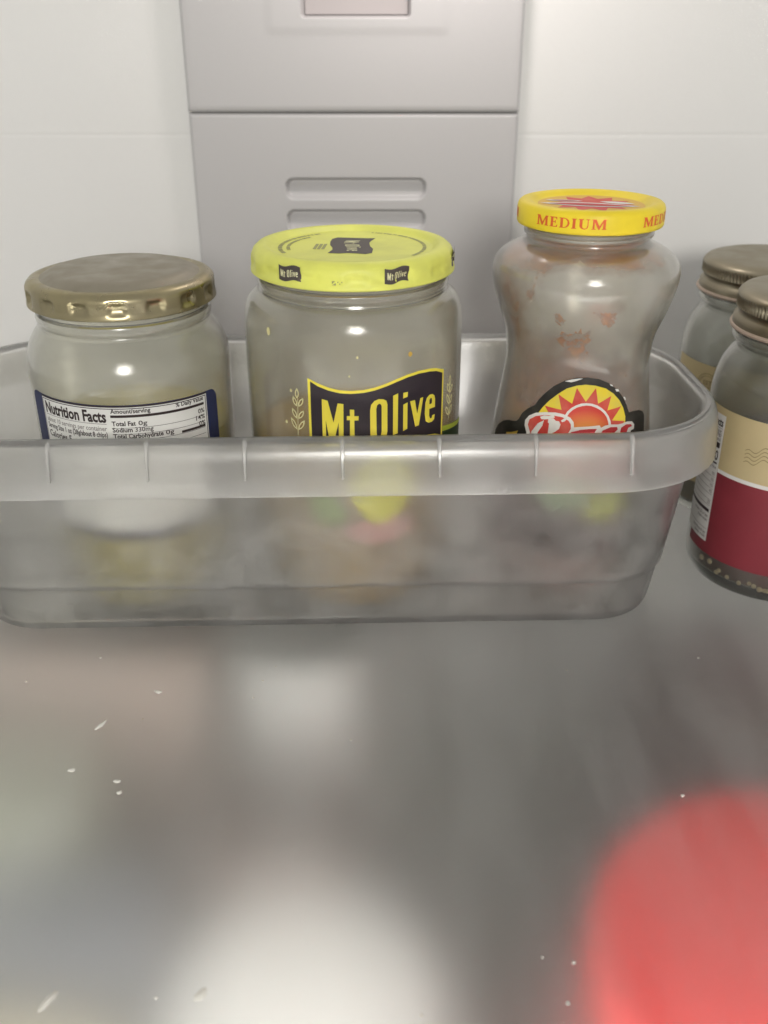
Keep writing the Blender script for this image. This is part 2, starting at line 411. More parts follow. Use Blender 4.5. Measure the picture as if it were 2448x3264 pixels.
ux = lin(PX0, PX0 + 0.0018, 4) + lin(PX0 + 0.005, -0.062, 8) + lin(-0.0605, -0.0535, 14) + lin(-0.050, -0.0435, 3) + lin(-0.0415, -0.0385, 10) + lin(-0.034, 0.008, 8) + lin(0.0105, 0.0145, 12) + lin(0.018, 0.026, 5) + lin(0.0275, 0.0345, 14) + lin(0.038, PX1 - 0.004, 6) + lin(PX1 - 0.0018, PX1, 4)
uz = lin(0.1805, 0.1817, 4) + lin(0.184, 0.2145, 8) + lin(0.2155, 0.2205, 14) + lin(0.2222, 0.2262, 14) + lin(0.23, 0.2685, 8) + lin(0.269, 0.272, 8) + lin(0.28, 0.42, 6)
o = grid_sheet('upper_panel', ux, uz, up_y, M['panel'], 0.002); local(o, duct); o['label'] = 'upper duct panel with a rectangular slot'

def slab(name, x0, x1, y0, y1, z0, z1, material, bev=0.0012):
    bm = bmesh.new()
    bmesh.ops.create_cube(bm, size=1)
    for v in bm.verts:
        v.co = ((x0 + x1) / 2 + v.co.x * (x1 - x0), (y0 + y1) / 2 + v.co.y * (y1 - y0), (z0 + z1) / 2 + v.co.z * (z1 - z0))
    bmesh.ops.bevel(bm, geom=bm.edges[:], offset=bev, segments=3, affect='EDGES')
    return link(name, finish(bm, name, 35), material)
si = slab('slot_dark_back', -0.0392, 0.0117, WY + 0.0118, WY + 0.0130, 0.2248, 0.2692, M['slot_back'], 0.0003)  # darker sheet at the back of the upper slot
local(si, duct)
struct(slab('glass_shelf', -0.50, 0.50, 0.085, 0.5285, -0.0045, 0.0, M['shelf']))
struct(slab('lower_shelf', -0.50, 0.50, 0.06, 0.5285, -0.200, -0.190, M['lower']))

# ------------------------------------------------------------------ translucent bin
BIN_LOC = (-0.0280, 0.3800, 0.0006)
BA, BB, BR = 0.1460, 0.0495, 0.034
def rrect(a, b, r, n=12, m=14):
    P = []
    for cx, cyy, a0 in ((a - r, -(b - r), -PI / 2), (a - r, b - r, 0), (-(a - r), b - r, PI / 2), (-(a - r), -(b - r), PI)):
        for k in range(n + 1):
            t = a0 + PI / 2 * k / n
            P.append((cx + r * math.cos(t), cyy + r * math.sin(t)))
    # subdivide long straights
    out = []
    for i, p in enumerate(P):
        q = P[(i + 1) % len(P)]
        out.append(p)
        if math.hypot(q[0] - p[0], q[1] - p[1]) > 0.02:
            for k in range(1, m): out.append((p[0] + (q[0] - p[0]) * k / m, p[1] + (q[1] - p[1]) * k / m))
    return out
th = 0.0024
outer_low = [(-0.0070, 0.0), (-0.0053, 0.0006), (-0.0044, 0.0024), (-0.0013, 0.0194), (-0.0010, 0.0202), (0.0000, 0.0207), (0.0004, 0.0214), (0.0006, 0.0226)]
lip_out = [(0.0085, 0.0880), (0.0095, 0.0898), (0.0110, 0.0908), (0.0128, 0.0910), (0.0146, 0.0902), (0.0160, 0.0884), (0.0170, 0.0858), (0.0177, 0.0828), (0.0182, 0.0790), (0.0185, 0.0750), (0.0188, 0.0706)]
lip_in = [(0.0165, 0.0706), (0.0162, 0.0750), (0.0159, 0.0790), (0.0154, 0.0826), (0.0147, 0.0852), (0.0138, 0.0870), (0.0128, 0.0879), (0.0114, 0.0876), (0.0106, 0.0860), (0.0100, 0.0820)]
inner = [(-0.0115, 0.0026), (-0.0084, 0.0030), (-0.0070, 0.0046), (-0.0040, 0.0200), (-0.0028, 0.0216), (-0.0020, 0.0230)]
prof = inner + lip_out + lip_in + [(0.0092, 0.0760)] + outer_low[::-1]
bm = bmesh.new()
rings = []
for d, z in prof:
    rings.append([bm.verts.new((x, y, z)) for x, y in rrect(BA + d * 0.78, BB + d, max(0.006, BR + d))])
n = len(rings[0])
for A, B in zip(rings, rings[1:]):
    for k in range(n): bm.faces.new((A[k], A[(k + 1) % n], B[(k + 1) % n], B[k]))
bm.faces.new(rings[0]); bm.faces.new(rings[-1])
bmesh.ops.recalc_face_normals(bm, faces=bm.faces)
binroot = thing('storage_bin', 'long translucent frosted plastic bin with rolled rim, holding the three jars', 'bin', BIN_LOC, rz=math.radians(1.7))
o = link('tray', finish(bm, 'tray', 28), M['bin'], binroot)
# short moulded ribs on the rolled rim
def rib_mesh():
    bm = bmesh.new()
    sec = []
    for d, z, w, p in ((0.0128, 0.0908, 0.0009, 0.0003), (0.0147, 0.0901, 0.0010, 0.0004), (0.0161, 0.0883, 0.0009, 0.0005), (0.0171, 0.0857, 0.0008, 0.0006), (0.0180, 0.0815, 0.0006, 0.0010), (0.0184, 0.0780, 0.0006, 0.0012), (0.0185, 0.0771, 0.0003, 0.0003)):
        y = -(BB + d)
        sec.append([bm.verts.new((-w, y + 0.0004, z)), bm.verts.new((-w * 0.6, y - p, z)), bm.verts.new((w * 0.6, y - p, z)), bm.verts.new((w, y + 0.0004, z))])
    for A, B in zip(sec, sec[1:]):
        for k in range(4): bm.faces.new((A[k], B[k], B[(k + 1) % 4], A[(k + 1) % 4]))
    bm.faces.new(sec[0]); bm.faces.new(sec[-1][::-1])
    bmesh.ops.recalc_face_normals(bm, faces=bm.faces)
    return finish(bm, 'rib', 40)
rm = rib_mesh(); rm.materials.append(M['rib'])
for k in range(7):
    r = bpy.data.objects.new('rib', rm); C.objects.link(r); r.parent = binroot
    r.location = (-0.0915 + k * 0.0343, 0, 0)

# ------------------------------------------------------------------ jars
def jar_glass(root, outer, wall=0.0024, base=0.004, material=None, smooth=40, name='glass'):
    """closed glass shell from its outer (r, z) profile, bottom to mouth"""
    inn = []
    for i, (r, z) in enumerate(outer):
        if z < base + 0.001: continue
        inn.append((max(0.002, r - wall), z))
    prof = [(0, 0.0012)] + outer + [(outer[-1][0] - wall, outer[-1][1])] + inn[::-1][1:] + [(inn[0][0] - 0.004, base), (0, base)]
    return link(name, lathe(prof, 112, smooth=smooth, name=name), material, root), inn

def smap(rf, R, z0):
    return lambda u, v, off: ((rf(v) + off) * math.sin(u / R), -(rf(v) + off) * math.cos(u / R), v - z0)

def fill(root, inn, z0, z1, material, name, gap=0.0004, bumpy=0.0):
    body = [(max(0.001, r - gap), z) for r, z in inn if z0 < z < z1]
    rt = rfunc(inn)(z1) - gap
    prof = [(0, z0)] + [(body[0][0] - 0.003, z0 + 0.0002)] + body + [(rt, z1)] + [(rt * f, z1 - 0.0006 * (1 - f * f) * 0) for f in (0.9, 0.7, 0.45, 0.2)] + [(0, z1)]
    def mod(r, z, a):
        if bumpy and z > z0 + 0.004:
            return r, z + bumpy * noise.noise(Vector((r * 90 * math.sin(a), r * 90 * math.cos(a), 3.1))) * sstep(z1 - 0.012, z1, z)
        return r, z
    return link(name, lathe(prof, 96, mod=mod, name=name), material, root)

FLOOR = 0.0039      # top of the bin floor

# ---- left jar: gold lid, nutrition panel
Z0 = FLOOR
rootA = thing('pepper_jar', 'short foggy glass jar with gold lid and nutrition facts label, leftmost in the bin', 'jar', (-0.1010, 0.3735, Z0))
pa = [(0.027, 0.0), (0.0315, 0.0008), (0.0350, 0.0048), (0.0378, 0.011), (0.0388, 0.020), (0.0388, 0.040), (0.0388, 0.060), (0.0390, 0.090), (0.0392, 0.098), (0.0388, 0.1035), (0.0372, 0.1085), (0.0348, 0.1125), (0.0328, 0.1150)]
pa = spline(pa, 5) + [(0.0325, 0.1160), (0.0332, 0.1172), (0.0334, 0.1186), (0.0330, 0.1200), (0.0318, 0.1206), (0.0316, 0.131)]
gA, innA = jar_glass(rootA, pa, wall=0.0016, material=M['glass_a'])
fill(rootA, innA, 0.0046, 0.0741, M['brine_a'], 'brine')
def dents(n, depth, zlo, zhi, ph, sharp):
    def mod(r, z, a):
        w = sstep(zlo - 0.0012, zlo + 0.0012, z) * sstep(zhi + 0.0012, zhi - 0.0012, z)
        if w <= 0: return r, z
        t = ((a * n / (2 * PI) + ph) % 1.0) - 0.5
        return r - depth * w * sstep(0.5 - sharp, 0.5 - sharp - 0.10, abs(t) * 1.0 + 0.02), z
    return mod
lidA = [(0, 0.1325), (0.026, 0.1325), (0.0280, 0.1325), (0.0292, 0.1326), (0.0318, 0.1330), (0.0338, 0.1324), (0.0350, 0.1312), (0.0354, 0.1302), (0.0355, 0.1292), (0.0355, 0.1282), (0.0355, 0.1272), (0.0355, 0.1262), (0.0355, 0.1252), (0.0357, 0.1246), (0.0357, 0.1236), (0.0350, 0.1232), (0.0345, 0.1236), (0.0342, 0.1255), (0.0341, 0.130), (0, 0.131)]
lA = link('lid', lathe(lidA, 224, mod=dents(16, 0.0012, 0.1257, 0.1294, 0.03, 0.22), smooth=50, name='lid'), M['gold'], rootA)
lA['label'] = 'dented gold twist lid'
dA = link('top_disc', lathe([(0, 0.1351), (0.0240, 0.1350), (0.0260, 0.1346), (0.0274, 0.1339), (0.0288, 0.1331), (0.0302, 0.1326)], 96, name='disc'), M['gold_dull'], lA)
rfA = rfunc(pa); tilt = 0.022
mA = lambda u, v, off: smap(rfA, 0.0388, 0)(u, v - Z0, off)
LT = 0.0965
def tl(x0, x1, z0, z1): return [(x0, z0 - tilt * x0), (x1, z0 - tilt * x1), (x1, z1 - tilt * x1), (x0, z1 - tilt * x0)]
def rounded(x0, x1, z0, z1, r):
    P = []
    for cx, cz, a0 in ((x1 - r, z1 - r, 0), (x0 + r, z1 - r, PI / 2), (x0 + r, z0 + r, PI), (x1 - r, z0 + r, 1.5 * PI)):
        for k in range(7):
            t = a0 + PI / 2 * k / 6
            P.append((cx + r * math.cos(t), cz + r * math.sin(t) - tilt * (cx + r * math.cos(t))))
    return P
labA = sheet('label', [rounded(-0.0385, 0.0448, 0.0400, LT + 0.0008, 0.004)], mA, M['blue'], rootA, lift=0.0001)
labA['label'] = 'dark blue wraparound label with white nutrition panel'
sheet('nutrition_panel', [tl(-0.0302, 0.0385, 0.0440, LT)], mA, M['white'], labA, lift=0.0002)
ink = []
ink += [tl(-0.0298, 0.0380, LT - 0.0007, LT - 0.0004), tl(0.0377, 0.0380, 0.045, LT - 0.0007), tl(-0.0298, -0.02955, 0.045, LT - 0.0007)]
ink += [tl(-0.0302, 0.0385, LT + 0.0000, LT + 0.0006)]
ink += [tl(0.0004, 0.0369, 0.0925, 0.0935), tl(-0.0285, -0.0013, 0.08985, 0.0900), tl(0.0004, 0.0369, 0.0883, 0.08845), tl(0.0004, 0.0369, 0.0858, 0.08595), tl(0.0004, 0.0369, 0.0833, 0.08345), tl(0.0260, 0.0369, 0.0836, 0.0846), tl(0.0004, 0.0369, 0.0808, 0.08095)]
ink += text_polys('Nutrition Facts', 0.0046, 0.0272, 0.034, -0.0284, 0.0907, tilt)
ink += text_polys('Serving Size 1 oz (28g/about 8 chips)', 0.0021, 0.0270, 0.022, -0.0284, 0.0847, tilt)
ink += text_polys('Calories 5', 0.0026, 0.0120, 0.02, -0.0284, 0.0812, tilt)
ink += text_polys('Amount/serving', 0.00175, 0.0143, 0.024, 0.0006, 0.0942, tilt)
ink += text_polys('% Daily Value', 0.00175, 0.0122, 0.024, 0.0367, 0.0944, tilt, 'RIGHT')
for k, (a, bb, p) in enumerate((('Total Fat', '0g', '0%'), ('Sodium', '330mg', '14%'), ('Total Carbohydrate', '0g', '0%'))):
    zb = 0.0893 - 0.0025 * k
    wa = (0.0086, 0.0072, 0.0182)[k]
    ink += text_polys(a, 0.00185, wa, 0.028, 0.0006, zb, tilt)
    ink += text_polys(bb, 0.00185, (0.0032, 0.0066, 0.0032)[k], 0.012, 0.0006 + wa + 0.0009, zb, tilt)
    ink += text_polys(p, 0.0019, (0.0031, 0.0043, 0.0031)[k], 0.015, 0.0369, zb + 0.0002, tilt, 'RIGHT')
sheet('lettering', ink, mA, M['ink'], labA, ustep=0.003, lift=0.0003)
sheet('fine_lettering', text_polys('about 10 servings per container', 0.0020, 0.0270, 0.010, -0.0284, 0.0872, tilt), mA, M['grey_ink'], labA, ustep=0.003, lift=0.0003)

# ---- middle jar: yellow-green lid and flag label
rootB = thing('pickle_jar', 'wide foggy glass jar with yellow green lid and dark flag label, middle of the bin', 'jar', (-0.0120, 0.377, Z0))
pb = [(0.030, 0.0), (0.0345, 0.0008), (0.0385, 0.0048), (0.0415, 0.011), (0.0427, 0.020), (0.0428, 0.040), (0.0428, 0.080), (0.0428, 0.108), (0.0427, 0.1155), (0.0420, 0.1205), (0.0405, 0.1240), (0.0378, 0.1265), (0.0364, 0.1272)]
pb = spline(pb, 5) + [(0.0361, 0.1282), (0.0367, 0.1292), (0.0370, 0.1302), (0.0367, 0.1314), (0.0356, 0.1320), (0.0354, 0.139)]
gB, innB = jar_glass(rootB, pb, wall=0.0016, material=M['glass_b'])
fill(rootB, innB, 0.0046, 0.0707, M['brine_b'], 'brine')
lidB = [(0, 0.1418), (0.0300, 0.1418), (0.0312, 0.1420), (0.0322, 0.1432), (0.0340, 0.1438), (0.0362, 0.1434), (0.0378, 0.1420), (0.0386, 0.1402), (0.0388, 0.1390), (0.0388, 0.1378), (0.0388, 0.1366), (0.0388, 0.1358), (0.0391, 0.1352), (0.0391, 0.1344), (0.0386, 0.1340), (0.0380, 0.1343), (0.0378, 0.1355), (0.0377, 0.1395), (0, 0.140)]
modB = dents(14, 0.0009, 0.1367, 0.1397, 0.35, 0.22)
lB = link('lid', lathe(lidB, 224, mod=modB, smooth=50, name='lid'), M['ylid'], rootB)
lB['label'] = 'bright yellow green twist lid with crimped side'
RB = 0.0428
mB = lambda u, v, off: (((RB + off) * math.sin(u / RB)), -(RB + off) * math.cos(u / RB), v - Z0)
top = pts('flag_top')
DZ = 0.0274
def flag(top, dz, inset=0.0):
    up = [(u, z - inset * 1.1) for u, z in top]; dn = [(u, z - dz + inset * 1.1) for u, z in top]
    if inset:
        up = [(min(max(u, top[0][0] + inset), top[-1][0] - inset), z) for u, z in up]
        dn = [(min(max(u, top[0][0] + inset), top[-1][0] - inset), z) for u, z in dn]
    return up + dn[::-1]
labB = sheet('label', [flag(top, DZ)], mB, M['yellow'], rootB, lift=0.0001)
labB['label'] = 'waving dark flag label with yellow border'
sheet('flag_field', [flag(top, DZ, 0.0010)], mB, M['dark'], labB, lift=0.00018)
LOGO = [pts('M'), pts('t'), [pts('O'), pts('O_h')], pts('l'), pts('i1'), pts('i2'), pts('v'), [pts('e'), pts('e_h')]]
sheet('lettering', LOGO, mB, M['yellow'], labB, lift=0.00026)
def lens(p, q, w, hole=True):
    p = Vector(p); q = Vector(q); d = q - p; nn = Vector((-d.y, d.x)).normalized()
    def loop(s, w):
        a = p + d * (0.5 - s / 2); bq = p + d * (0.5 + s / 2)
        L = [(a + (bq - a) * (k / 8) + nn * w * math.sin(PI * k / 8) ** 0.8) for k in range(9)]
        L += [(a + (bq - a) * (k / 8) - nn * w * math.sin(PI * k / 8) ** 0.8) for k in range(7, 0, -1)]
        return [(v.x, v.y) for v in L]
    return [loop(1, w), loop(0.62, w * 0.52)] if hole else loop(1, w)
def sprig(key, w):
    P = pts(key)
    pol = [lens(P[i], P[i + 1], w) for i in range(0, 14, 2)]
    a, b = P[14], P[15]
    pol.append([(a[0] - w * .13, a[1]), (a[0] + w * .13, a[1]), (b[0] + w * .16, b[1]), (b[0] - w * .16, b[1])])
    return pol
sheet('sprig', sprig('sprigL', 0.00085), mB, M['cream'], labB, lift=0.0001)
sheet('sprig', sprig('sprigR', 0.00095), mB, M['cream'], labB, lift=0.0001)
sheet('ribbon', [[(0.0402, 0.0600), (0.066, 0.0560), (0.066, 0.0762), (0.0402, 0.0806)]], mB, M['green'], labB, lift=0.00012)
sheet('ribbon', [[(0.0402, 0.0802), (0.066, 0.0758), (0.066, 0.0775), (0.0402, 0.0823)]], mB, M['lime'], labB, lift=0.00018)
sheet('label_picture', [lens((-0.002, 0.0640), (0.026, 0.0610), 0.0150, False)], mB, M['pepper_y'], labB, lift=0.0003)
sheet('label_picture', [lens((-0.018, 0.0560), (-0.002, 0.0500), 0.0060, False)], mB, M['pepper_g'], labB, lift=0.0001)
sheet('label_picture', [lens((-0.005, 0.0450), (0.027, 0.0440), 0.0055, False)], mB, M['pepper_p'], labB, lift=0.0001)
# lid printing: small flags on the side, flag and fine print on top
fu0, fu1 = top[0][0], top[-1][0]
fzc = 0.0905
def mini(poly, cu, cz, w, h):
    sx = w / (fu1 - fu0); sz = h / 0.0330
    conv = lambda L: [(cu + (u - (fu0 + fu1) / 2) * sx, cz + (z - fzc) * sz) for u, z in L]
    return [conv(L) for L in poly] if isinstance(poly[0][0], (tuple, list)) else conv(poly)
RL = 0.0388
def mL(u, v, off):
    r, _ = modB(RL, v - Z0, (u / RL) % (2 * PI))
    return ((r + off) * math.sin(u / RL), -(r + off) * math.cos(u / RL), v - Z0)
ltop = [(fu0 + (fu1 - fu0) * k / 12, 0.1072 + 0.0026 * math.sin(2 * PI * k / 12 + PI)) for k in range(13)]
for cu in (-0.0228, 0.0172, 0.0560):
    fl = sheet('lid_flag', [mini(flag(ltop, 0.0300), cu, 0.1428, 0.0096, 0.0058)], mL, M['lidink'], lB, ustep=0.0004, vstep=0.0006, lift=0.00014)
    fl2 = sheet('lid_flag_lettering', [mini(p, cu, 0.14285, 0.0094, 0.0052) for p in LOGO], mL, M['lidtext'], lB, ustep=0.0004, vstep=0.0006, lift=0.00028)
sheet('lid_mark', [[(-0.0062, 0.1403), (-0.0048, 0.1403), (-0.0048, 0.1412)], [(-0.0062, 0.1407), (-0.0050, 0.1418), (-0.0062, 0.1418)]] + [[(x, z), (x + 0.0004, z), (x + 0.0004, z + 0.0004), (x, z + 0.0004)] for x, z in ((-0.0043, 0.1412), (-0.0036, 0.1406), (-0.0029, 0.1412))], mL, M['lidsoft'], lB, ustep=0.0008, vstep=0.0008, lift=0.00006)
mT = lambda u, v, off: (u, v, 0.1418 + off)
sheet('lid_flag', [[(x, y - 0.0088) for x, y in pts('ltflag')]], mT, M['lidink'], lB, ustep=None, lift=0.00008)
def toplogo(poly):
    # lettering turned a quarter: reads from the back edge to the front
    conv = lambda L: [(-0.0005 + (z - fzc) * 0.36, 0.0010 - (u - (fu0 + fu1) / 2) * 0.41) for u, z in L]
    return [conv(L) for L in poly] if isinstance(poly[0][0], (tuple, list)) else conv(poly)
sheet('lid_flag_lettering', [toplogo(p) for p in LOGO], mT, M['lidtext'], lB, ustep=None, lift=0.00016)
arcs = []
for r0, r1, a0, a1 in ((0.0268, 0.0284, 205, 120), (0.0238, 0.0252, 195, 135), (0.0268, 0.0282, 75, -35), ):
    a = a0
    while a > a1:
        da = random.choice((2.2, 3.4, 5.0, 1.4))
        b_ = max(a1, a - da)
        ring = [(r * math.cos(math.radians(t)), r * math.sin(math.radians(t))) for r, ts in ((r0, (a, (a + b_) / 2, b_)), (r1, (b_, (a + b_) / 2, a))) for t in ts]
        arcs.append(ring)
        a = b_ - random.choice((0.5, 0.6, 1.6))
arcs += [[(-0.0150 + 0.0016 * k, -0.0050 - 0.0030 * (k % 2) * 0), (-0.0138 + 0.0016 * k, -0.0050), (-0.0130 + 0.0016 * k, 0.0045), (-0.0142 + 0.0016 * k, 0.0045)] for k in range(3)]
sheet('fine_print', arcs, mT, M['lidsoft'], lB, ustep=None, lift=0.00008)['kind'] = 'stuff'
# drops of brine dried on the inside of the glass
for i, (u, z, r) in enumerate(((-0.0335, 0.1215, 0.0011), (0.0225, 0.1150, 0.0010), (0.0025, 0.1155, 0.0005), (-0.0005, 0.1085, 0.0004), (-0.0235, 0.1010, 0.0006), (-0.0262, 0.0880, 0.0007))):
    pol = [(u + r * 0.8 * math.cos(t * PI / 5) * random.uniform(.8, 1.2), z + r * (1.5 if i == 0 else 1) * math.sin(t * PI / 5)) for t in range(10)]
    sheet('dried_drop', [pol], mB, M['cream'] if i != 1 else M['s_gold'], rootB, lift=-0.0001 if False else 0.00008)

# ---- right jar in the bin: salsa
rootC = thing('salsa_jar', 'tall waisted glass jar smeared with salsa, yellow lid and sun label, rightmost in the bin', 'jar', (0.0782, 0.380, Z0))
pc = [(0.026, 0.0), (0.0300, 0.0006), (0.0325, 0.004), (0.0333, 0.010), (0.0336, 0.030), (0.0334, 0.050), (0.0327, 0.0632), (0.0316, 0.0729), (0.0304, 0.0824), (0.0290, 0.0929), (0.0286, 0.1010), (0.0296, 0.1094), (0.0325, 0.1178), (0.0349, 0.1258), (0.0359, 0.1320), (0.0352, 0.1362), (0.0330, 0.1392), (0.0286, 0.1420), (0.0250, 0.1436), (0.0236, 0.1448)]
pc = spline(pc, 5) + [(0.0235, 0.1458), (0.0244, 0.1468), (0.0246, 0.1478), (0.0240, 0.1488), (0.0236, 0.1492), (0.0235, 0.1545)]
gC, innC = jar_glass(rootC, pc, material=M['glass_c'])
fill(rootC, innC, 0.0046, 0.060, M['salsa'], 'salsa', bumpy=0.004)
lidC = [(0, 0.1570), (0.0205, 0.1570), (0.0214, 0.1574), (0.0226, 0.1584), (0.0246, 0.1589), (0.0262, 0.1586), (0.0271, 0.1578), (0.0275, 0.1567), (0.0275, 0.1518), (0.0275, 0.1511), (0.0272, 0.1505), (0.0266, 0.1503), (0.0262, 0.1508), (0.0260, 0.1525), (0.0260, 0.1555), (0, 0.1560)]
lC = link('lid', lathe(lidC, 144, smooth=50, name='lid'), M['slid'], rootC)
lC['label'] = 'yellow screw lid printed MEDIUM around the side'
# film of salsa left on the inside of the glass
def film_mat():
    m = mat('salsa_film', (0.55, 0.14, 0.025), rough=0.5, color2=(0.62, 0.27, 0.05), color_scale=70)
    N, L = nt(m)
    b = N['Principled BSDF']
    tc = [n for n in N if n.type == 'TEX_COORD'][0]
    n1 = N.new('ShaderNodeTexNoise'); n1.inputs['Scale'].default_value = 55; n1.inputs['Detail'].default_value = 7; n1.inputs['Roughness'].default_value = 0.6
    L.new(tc.outputs['Object'], n1.inputs['Vector'])
    sp = N.new('ShaderNodeSeparateXYZ'); L.new(tc.outputs['Object'], sp.inputs['Vector'])
    def mr(src, a, b_, c, d):
        k = N.new('ShaderNodeMapRange')
        for nme, v in (('From Min', a), ('From Max', b_), ('To Min', c), ('To Max', d)): k.inputs[nme].default_value = v
        L.new(src, k.inputs['Value']); return k.outputs['Result']
    def add(a, b_):
        k = N.new('ShaderNodeMath'); k.operation = 'ADD'; L.new(a, k.inputs[0]); L.new(b_, k.inputs[1]); return k.outputs[0]
    low = mr(sp.outputs['Z'], 0.058, 0.106, 0.66, 0.02)       # thick near the salsa
    top_ = mr(sp.outputs['Z'], 0.135, 0.141, 0.0, 0.36)       # splashed at the neck
    left = mr(sp.outputs['X'], -0.034, -0.016, 0.34, 0.0)
    s = add(add(add(n1.outputs['Fac'], low), top_), left)
    al = mr(s, 0.66, 0.92, 0.0, 0.95)
    L.new(al, b.inputs['Alpha'])
    return m
M['film'] = film_mat()
inl = [(r - 0.0003, z) for r, z in innC if 0.050 < z < 0.1475]
link('salsa_film', lathe(inl, 96, name='film'), M['film'], rootC)
rfC = rfunc(pc)
mC = lambda u, v, off: smap(rfC, 0.031, 0)(u, v - Z0, off)
def mCi(u, v, off): return smap(rfC, 0.031, 0)(u, v - Z0, -0.0029 - off)
for k in ('r_dot', 'r_a', 'r_b', 'r_c', 'r_d'):
    P = pts(k)
    cu = sum(p[0] for p in P) / len(P); cz = sum(p[1] for p in P) / len(P)
    Q = []
    for i, p in enumerate(P):          # ragged edge
        q = P[(i + 1) % len(P)]
        for s in (0, 0.2, 0.4, 0.6, 0.8):
            x = p[0] + (q[0] - p[0]) * s; z = p[1] + (q[1] - p[1]) * s
            f = 1 + random.uniform(-0.22, 0.22)
            Q.append((cu + (x - cu) * f, cz + (z - cz) * f))
    sheet('salsa_smear', [Q], mCi, M['residue'], rootC, vstep=0.002)
blk = pts('s_black')
blk = blk + [(0.0290, 0.0250), (-0.0420, 0.0250)]
SV = 0.002
labC = sheet('label', [blk], mC, M['s_black'], rootC, vstep=SV, lift=0.0001)
labC['label'] = 'black label with yellow sunburst and red script name, worn at the edge'
yel = pts('s_yellow'); yel[-2:] = [(yel[-2][0], 0.0640), (yel[-1][0], 0.0640)]
sheet('sun_field', [yel], mC, M['s_yel'], labC, vstep=SV, lift=0.00018)
sheet('sun_rays', [pts('s_rays')], mC, M['s_red'], labC, vstep=SV, lift=0.00026)
sheet('sun_ring', [pts('s_ring')], mC, M['s_white'], labC, vstep=SV, lift=0.00034)
def sun_mat():
    m = mat('salsa_sun', (0.66, 0.05, 0.035), rough=0.5)
    N, L = nt(m); b = N['Principled BSDF']
    tc = [n for n in N if n.type == 'TEX_COORD'][0]
    vm = N.new('ShaderNodeVectorMath'); vm.operation = 'DISTANCE'
    L.new(tc.outputs['Object'], vm.inputs[0]); vm.inputs[1].default_value = (-0.0005, -0.0315, 0.0735)
    rp = N.new('ShaderNodeValToRGB')
    mr = N.new('ShaderNodeMapRange'); mr.inputs['From Max'].default_value = 0.0125
    L.new(vm.outputs['Value'], mr.inputs['Value']); L.new(mr.outputs['Result'], rp.inputs['Fac'])
    e = rp.color_ramp.elements
    e[0].position = 0.0; e[0].color = (0.88, 0.60, 0.06, 1)
    e[1].position = 1.0; e[1].color = (0.64, 0.05, 0.035, 1)
    x = e.new(0.45); x.color = (0.80, 0.30, 0.05, 1)
    L.new(rp.outputs['Color'], b.inputs['Base Color'])
    return m
sheet('sun', [pts('s_sun')], mC, sun_mat(), labC, vstep=SV, lift=0.00042)
wh = pts('s_white'); i0 = len(wh) - 3
wh[i0:i0 + 2] = [(wh[i0][0], 0.0660), (wh[i0 + 1][0], 0.0620)]
sheet('script_outline', [wh], mC, M['s_white'], labC, vstep=SV, lift=0.00052)
sheet('script_letter', [pts('s_p')], mC, M['s_red'], labC, vstep=SV, lift=0.00060)
sheet('script_letter', [pts('s_pw1')], mC, M['s_white'], labC, vstep=SV, lift=0.00068)
sheet('script_letter', [pts('s_pw2')], mC, M['s_white'], labC, vstep=SV, lift=0.00068)
for k in ('s_a', 's_c', 's_e'): sheet('script_letter', [pts(k)], mC, M['s_dkred'], labC, vstep=SV, lift=0.00060)
for k in range(1, 8): sheet('worn_patch', [pts('s_w%d' % k)], mC, M['s_white'], labC, vstep=SV, lift=0.00074)
sheet('gold_lettering', [pts('s_gold')], mC, M['s_gold'], labC, vstep=SV, lift=0.0002)
sheet('label_picture', [lens((-0.020, 0.0520), (0.006, 0.0560), 0.0085, False)], mC, M['s_green'], labC, vstep=SV, lift=0.0002)
sheet('label_picture', [lens((0.000, 0.0440), (0.020, 0.0500), 0.0060, False)], mC, M['lime'], labC, vstep=SV, lift=0.0003)
sheet('label_picture', [[(-0.019, 0.0600), (0.021, 0.0640), (0.021, 0.0680), (-0.019, 0.0655)]], mC, M['s_red'], labC, vstep=SV, lift=0.00062)
